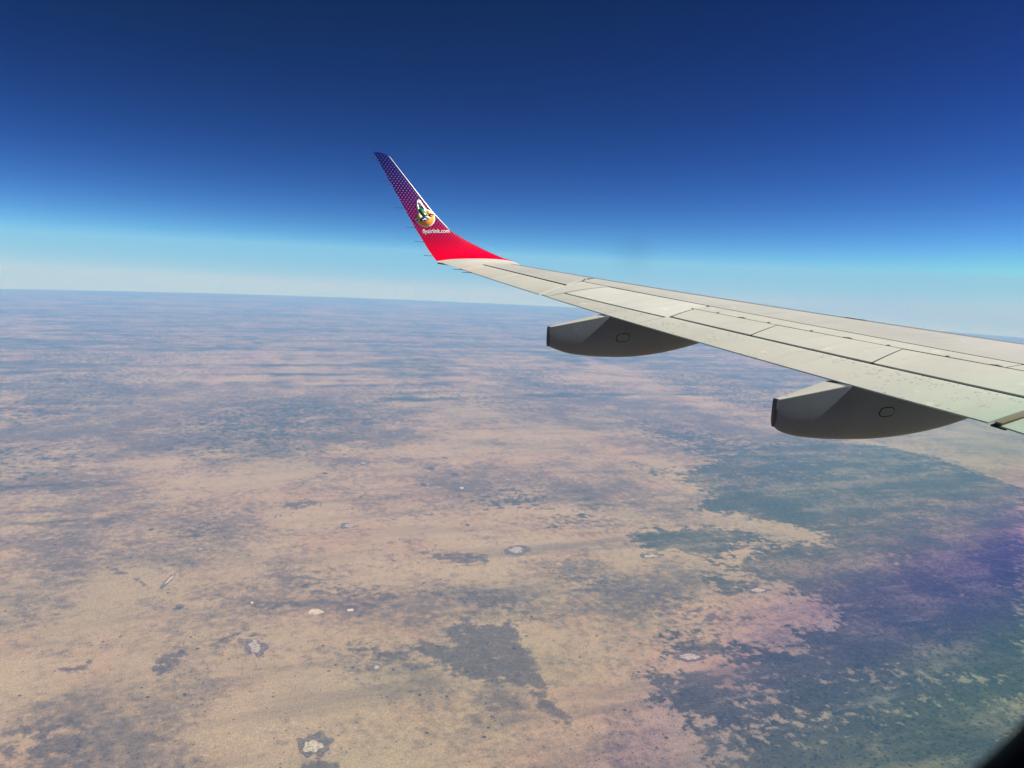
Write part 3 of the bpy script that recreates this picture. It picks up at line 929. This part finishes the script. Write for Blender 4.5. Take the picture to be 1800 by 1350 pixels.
decal('bird_feather', [(488, 372), (504, 382), (572, 476), (556, 484), (520, 440)], DEC['dark'], .0066, 1)
decal('bird_wing', [(440, 470), (485, 448), (540, 500), (590, 560), (630, 620), (590, 650), (520, 650), (470, 580), (438, 520)], DEC['green'], .007, 1)
decal('bird_belly', [(545, 645), (600, 630), (680, 650), (705, 670), (640, 705), (590, 690)], DEC['white'], .0073, 1)
decal('bird_body', [(420, 712), (470, 690), (520, 650), (570, 672), (600, 700), (665, 705), (600, 728), (520, 745), (450, 752), (410, 740)], DEC['navy'], .0076, 1)
decal('bird_tail', [(335, 705), (400, 712), (450, 708), (452, 752), (400, 748), (365, 730)], DEC['dgreen'], .0079, 1)
decal('bird_breast', [(640, 625), (690, 595), (740, 612), (735, 640), (700, 668), (660, 655)], DEC['red'], .0079, 1)
decal('bird_head', [(625, 622), (660, 590), (720, 575), (760, 595), (835, 605), (760, 612), (700, 600), (655, 622)], DEC['dark'], .0083, 1)
decal('bird_body', [(510, 705), (528, 705), (538, 722), (520, 734), (504, 722)], DEC['white'], .0085, 1)

cu_ = bpy.data.curves.new('web_address', 'FONT')
cu_.body = 'flyairlink.com'
cu_.size = 1.0
cu_.offset = .016
cu_.resolution_u = 3
tob = bpy.data.objects.new('web_address_source', cu_)
COL.objects.link(tob)
bpy.context.view_layer.update()
tme = bpy.data.meshes.new_from_object(tob.evaluated_get(bpy.context.evaluated_depsgraph_get()))
bpy.data.objects.remove(tob)
bmx = bmesh.new()
bmx.from_mesh(tme)
bmesh.ops.triangulate(bmx, faces=bmx.faces)
bmesh.ops.subdivide_edges(bmx, edges=[e for e in bmx.edges if e.calc_length() > .12], cuts=1)
bmesh.ops.triangulate(bmx, faces=bmx.faces)
tv = np.array([q.co[:] for q in bmx.verts])
bmx.verts.index_update()
tf = [[q.index for q in t.verts] for t in bmx.faces]
bmx.free()
tw = tv[:, 0].max() - tv[:, 0].min()
k_ = (1085 - 500) / tw
pts = [zx(500 + (x - tv[:, 0].min()) * k_, 1012 - y * k_ * 1.15) for x, y, _ in tv]
pts = np.array(pts)
txt = mesh_obj('lettering', wl_x(pts[:, 0], pts[:, 1], .0045), tf, DEC['white'], WL, sharp=0)
txt['label'] = 'white web address flyairlink.com'

# ---------------------------------------------------------------- aircraft: flap track fairings
def fairing(ym, keel, aft, wmax, oval, seed):
    """canoe-shaped housing; keel (x, z) from the tail forward, aft = height of its flat tail end"""
    kx = np.array([k[0] for k in keel]); kz = np.array([k[1] for k in keel])
    xte, zte = (float(q) for q in te(ym))
    L = kx[-1] - kx[0]
    xs = np.concatenate([np.linspace(kx[0], xte, 14), np.linspace(xte, kx[-1], 26)[1:]])
    xs[-1] -= .01
    # smooth keel
    def cub(x):
        m = np.gradient(kz, kx)
        i = np.clip(np.searchsorted(kx, x) - 1, 0, len(kx) - 2)
        h = kx[i + 1] - kx[i]
        t = (x - kx[i]) / h
        return (2*t**3-3*t**2+1)*kz[i] + (t**3-2*t**2+t)*h*m[i] + (-2*t**3+3*t**2)*kz[i+1] + (t**3-t**2)*h*m[i+1]
    secs_ = []
    for x in xs:
        zb = float(cub(x))
        if x <= xte:
            t = (x - kx[0]) / (xte - kx[0])
            zt = aft + (zte - .014 - aft) * t
            w_ = .022 + (wmax * .92 - .022) * t ** .9
        else:
            t = (x - xte) / (kx[-1] - xte)
            zt = zte - .014 + (x - xte) * .055
            w_ = wmax * (.92 + .08 * min(1, t * 4)) * max(.02, 1 - max(0, (t - .35) / .65) ** 2.2)
        zt = max(zt, zb + .012)
        hgt = zt - zb
        ring = []
        # flat top, near-vertical slightly bulged sides, rounded belly
        for q in np.linspace(0, 1, 30):
            th = math.pi * q
            cy, sy = math.cos(th), math.sin(th)
            n_ = 3.4
            yy_ = np.sign(cy) * abs(cy) ** (2 / n_) * w_
            zz_ = zt - hgt * sy ** (2 / n_)
            bulge = 1 + .10 * math.sin(math.pi * min(1, (zt - zz_) / max(hgt, 1e-6)))
            ring.append((x, ym + yy_ * bulge, zz_))
        ring.append((x, ym - w_ * .5, zt + .002))
        ring.append((x, ym + w_ * .5, zt + .002))
        secs_.append(ring)
    v, f = loft(secs_)
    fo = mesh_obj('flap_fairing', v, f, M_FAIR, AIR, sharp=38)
    # added plate: lighter paint imitates sunlight on top of the tail
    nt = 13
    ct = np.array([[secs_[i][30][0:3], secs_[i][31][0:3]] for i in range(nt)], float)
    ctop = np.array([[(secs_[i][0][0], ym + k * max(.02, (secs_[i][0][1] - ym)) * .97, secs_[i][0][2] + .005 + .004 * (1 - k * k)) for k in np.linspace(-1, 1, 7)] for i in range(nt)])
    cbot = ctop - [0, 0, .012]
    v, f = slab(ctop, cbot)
    mesh_obj('tail_sunlit_top', v, f, M_FLAP, fo, sharp=35)
    # dark end cap on the tail
    base = np.array(secs_[0])
    cen = base.mean(0)
    big = cen + (base - cen) * 1.06
    v, f = loft([big + [.02, 0, 0], big + [-.008, 0, 0], cen + (base - cen) * .8 + [-.014, 0, 0]])
    mesh_obj('end_cap', v, f, M_RUBBER, fo, sharp=45)
    # oval inspection cover on the inboard side
    ox, oz, ra, rb = oval
    me_f = np.array(v)
    def side_y(x, z):
        i = int(np.argmin(abs(xs - x)))
        r_ = np.array(secs_[i])[:30]
        r_ = r_[r_[:, 1] < ym]
        o_ = np.argsort(r_[:, 2])
        return float(np.interp(z, r_[o_, 2], r_[o_, 1]))
    def oval_body(ra_, rb_, lift):
        th = np.linspace(0, 2 * math.pi, 28, endpoint=False)
        ex = np.sign(np.cos(th)) * abs(np.cos(th)) ** .75 * ra_
        ez = np.sign(np.sin(th)) * abs(np.sin(th)) ** .75 * rb_
        pts_ = [(ox + a_ + b_ * .25, oz + b_) for a_, b_ in zip(ex, ez)]
        outer_ = [(x, side_y(x, z) - lift, z) for x, z in pts_]
        inner_ = [(x, side_y(x, z) + .01, z) for x, z in pts_]
        return loft([inner_, outer_])
    v, f = oval_body(ra, rb, .0022)
    mesh_obj('cover_seam', v, f, M_SEAM, fo, sharp=40)
    v, f = oval_body(ra - .007, rb - .007, .0040)
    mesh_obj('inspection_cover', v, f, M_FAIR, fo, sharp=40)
    return fo

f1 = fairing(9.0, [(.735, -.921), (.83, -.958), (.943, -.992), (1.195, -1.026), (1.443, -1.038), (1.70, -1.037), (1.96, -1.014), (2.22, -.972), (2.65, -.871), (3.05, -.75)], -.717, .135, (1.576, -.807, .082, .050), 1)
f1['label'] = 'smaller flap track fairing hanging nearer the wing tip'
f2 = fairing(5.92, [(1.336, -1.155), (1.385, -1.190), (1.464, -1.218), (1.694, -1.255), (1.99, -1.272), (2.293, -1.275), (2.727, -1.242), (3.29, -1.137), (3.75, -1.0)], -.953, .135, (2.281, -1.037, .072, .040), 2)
f2['label'] = 'larger flap track fairing with sunlit tail top painted lighter hanging near the wing root'

# ---------------------------------------------------------------- aircraft: cabin window round the camera
WX0, WX1, WZ0, WZ1, WRAD = -2.625, -2.183, -.1735, .25, .125
def rrect(grow, y, n=14):
    pts_ = []
    r = WRAD + grow
    for cx, cz, a0 in ((WX1 - WRAD, WZ1 - WRAD, 0), (WX0 + WRAD, WZ1 - WRAD, 90), (WX0 + WRAD, WZ0 + WRAD, 180), (WX1 - WRAD, WZ0 + WRAD, 270)):
        for a_ in np.radians(np.linspace(a0, a0 + 90, n)):
            pts_.append((cx + r * math.cos(a_), y, cz + r * math.sin(a_)))
    return pts_
prof = [(0, 1.353), (.003, 1.347), (.014, 1.343), (.05, 1.341), (.055, 1.345), (.055, 1.390), (.03, 1.392), (.012, 1.378), (.002, 1.368), (0, 1.364)]
rings = np.array([rrect(g_, y_) for g_, y_ in prof])
nr, nn = rings.shape[:2]
v = rings.reshape(-1, 3)
f = [(i * nn + j, i * nn + (j + 1) % nn, ((i + 1) % nr) * nn + (j + 1) % nn, ((i + 1) % nr) * nn + j) for i in range(nr) for j in range(nn)]
wf_ = mesh_obj('cabin_window_frame', v, f, M_FRAME, AIR, sharp=60)

P_ = NT('window_acrylic')
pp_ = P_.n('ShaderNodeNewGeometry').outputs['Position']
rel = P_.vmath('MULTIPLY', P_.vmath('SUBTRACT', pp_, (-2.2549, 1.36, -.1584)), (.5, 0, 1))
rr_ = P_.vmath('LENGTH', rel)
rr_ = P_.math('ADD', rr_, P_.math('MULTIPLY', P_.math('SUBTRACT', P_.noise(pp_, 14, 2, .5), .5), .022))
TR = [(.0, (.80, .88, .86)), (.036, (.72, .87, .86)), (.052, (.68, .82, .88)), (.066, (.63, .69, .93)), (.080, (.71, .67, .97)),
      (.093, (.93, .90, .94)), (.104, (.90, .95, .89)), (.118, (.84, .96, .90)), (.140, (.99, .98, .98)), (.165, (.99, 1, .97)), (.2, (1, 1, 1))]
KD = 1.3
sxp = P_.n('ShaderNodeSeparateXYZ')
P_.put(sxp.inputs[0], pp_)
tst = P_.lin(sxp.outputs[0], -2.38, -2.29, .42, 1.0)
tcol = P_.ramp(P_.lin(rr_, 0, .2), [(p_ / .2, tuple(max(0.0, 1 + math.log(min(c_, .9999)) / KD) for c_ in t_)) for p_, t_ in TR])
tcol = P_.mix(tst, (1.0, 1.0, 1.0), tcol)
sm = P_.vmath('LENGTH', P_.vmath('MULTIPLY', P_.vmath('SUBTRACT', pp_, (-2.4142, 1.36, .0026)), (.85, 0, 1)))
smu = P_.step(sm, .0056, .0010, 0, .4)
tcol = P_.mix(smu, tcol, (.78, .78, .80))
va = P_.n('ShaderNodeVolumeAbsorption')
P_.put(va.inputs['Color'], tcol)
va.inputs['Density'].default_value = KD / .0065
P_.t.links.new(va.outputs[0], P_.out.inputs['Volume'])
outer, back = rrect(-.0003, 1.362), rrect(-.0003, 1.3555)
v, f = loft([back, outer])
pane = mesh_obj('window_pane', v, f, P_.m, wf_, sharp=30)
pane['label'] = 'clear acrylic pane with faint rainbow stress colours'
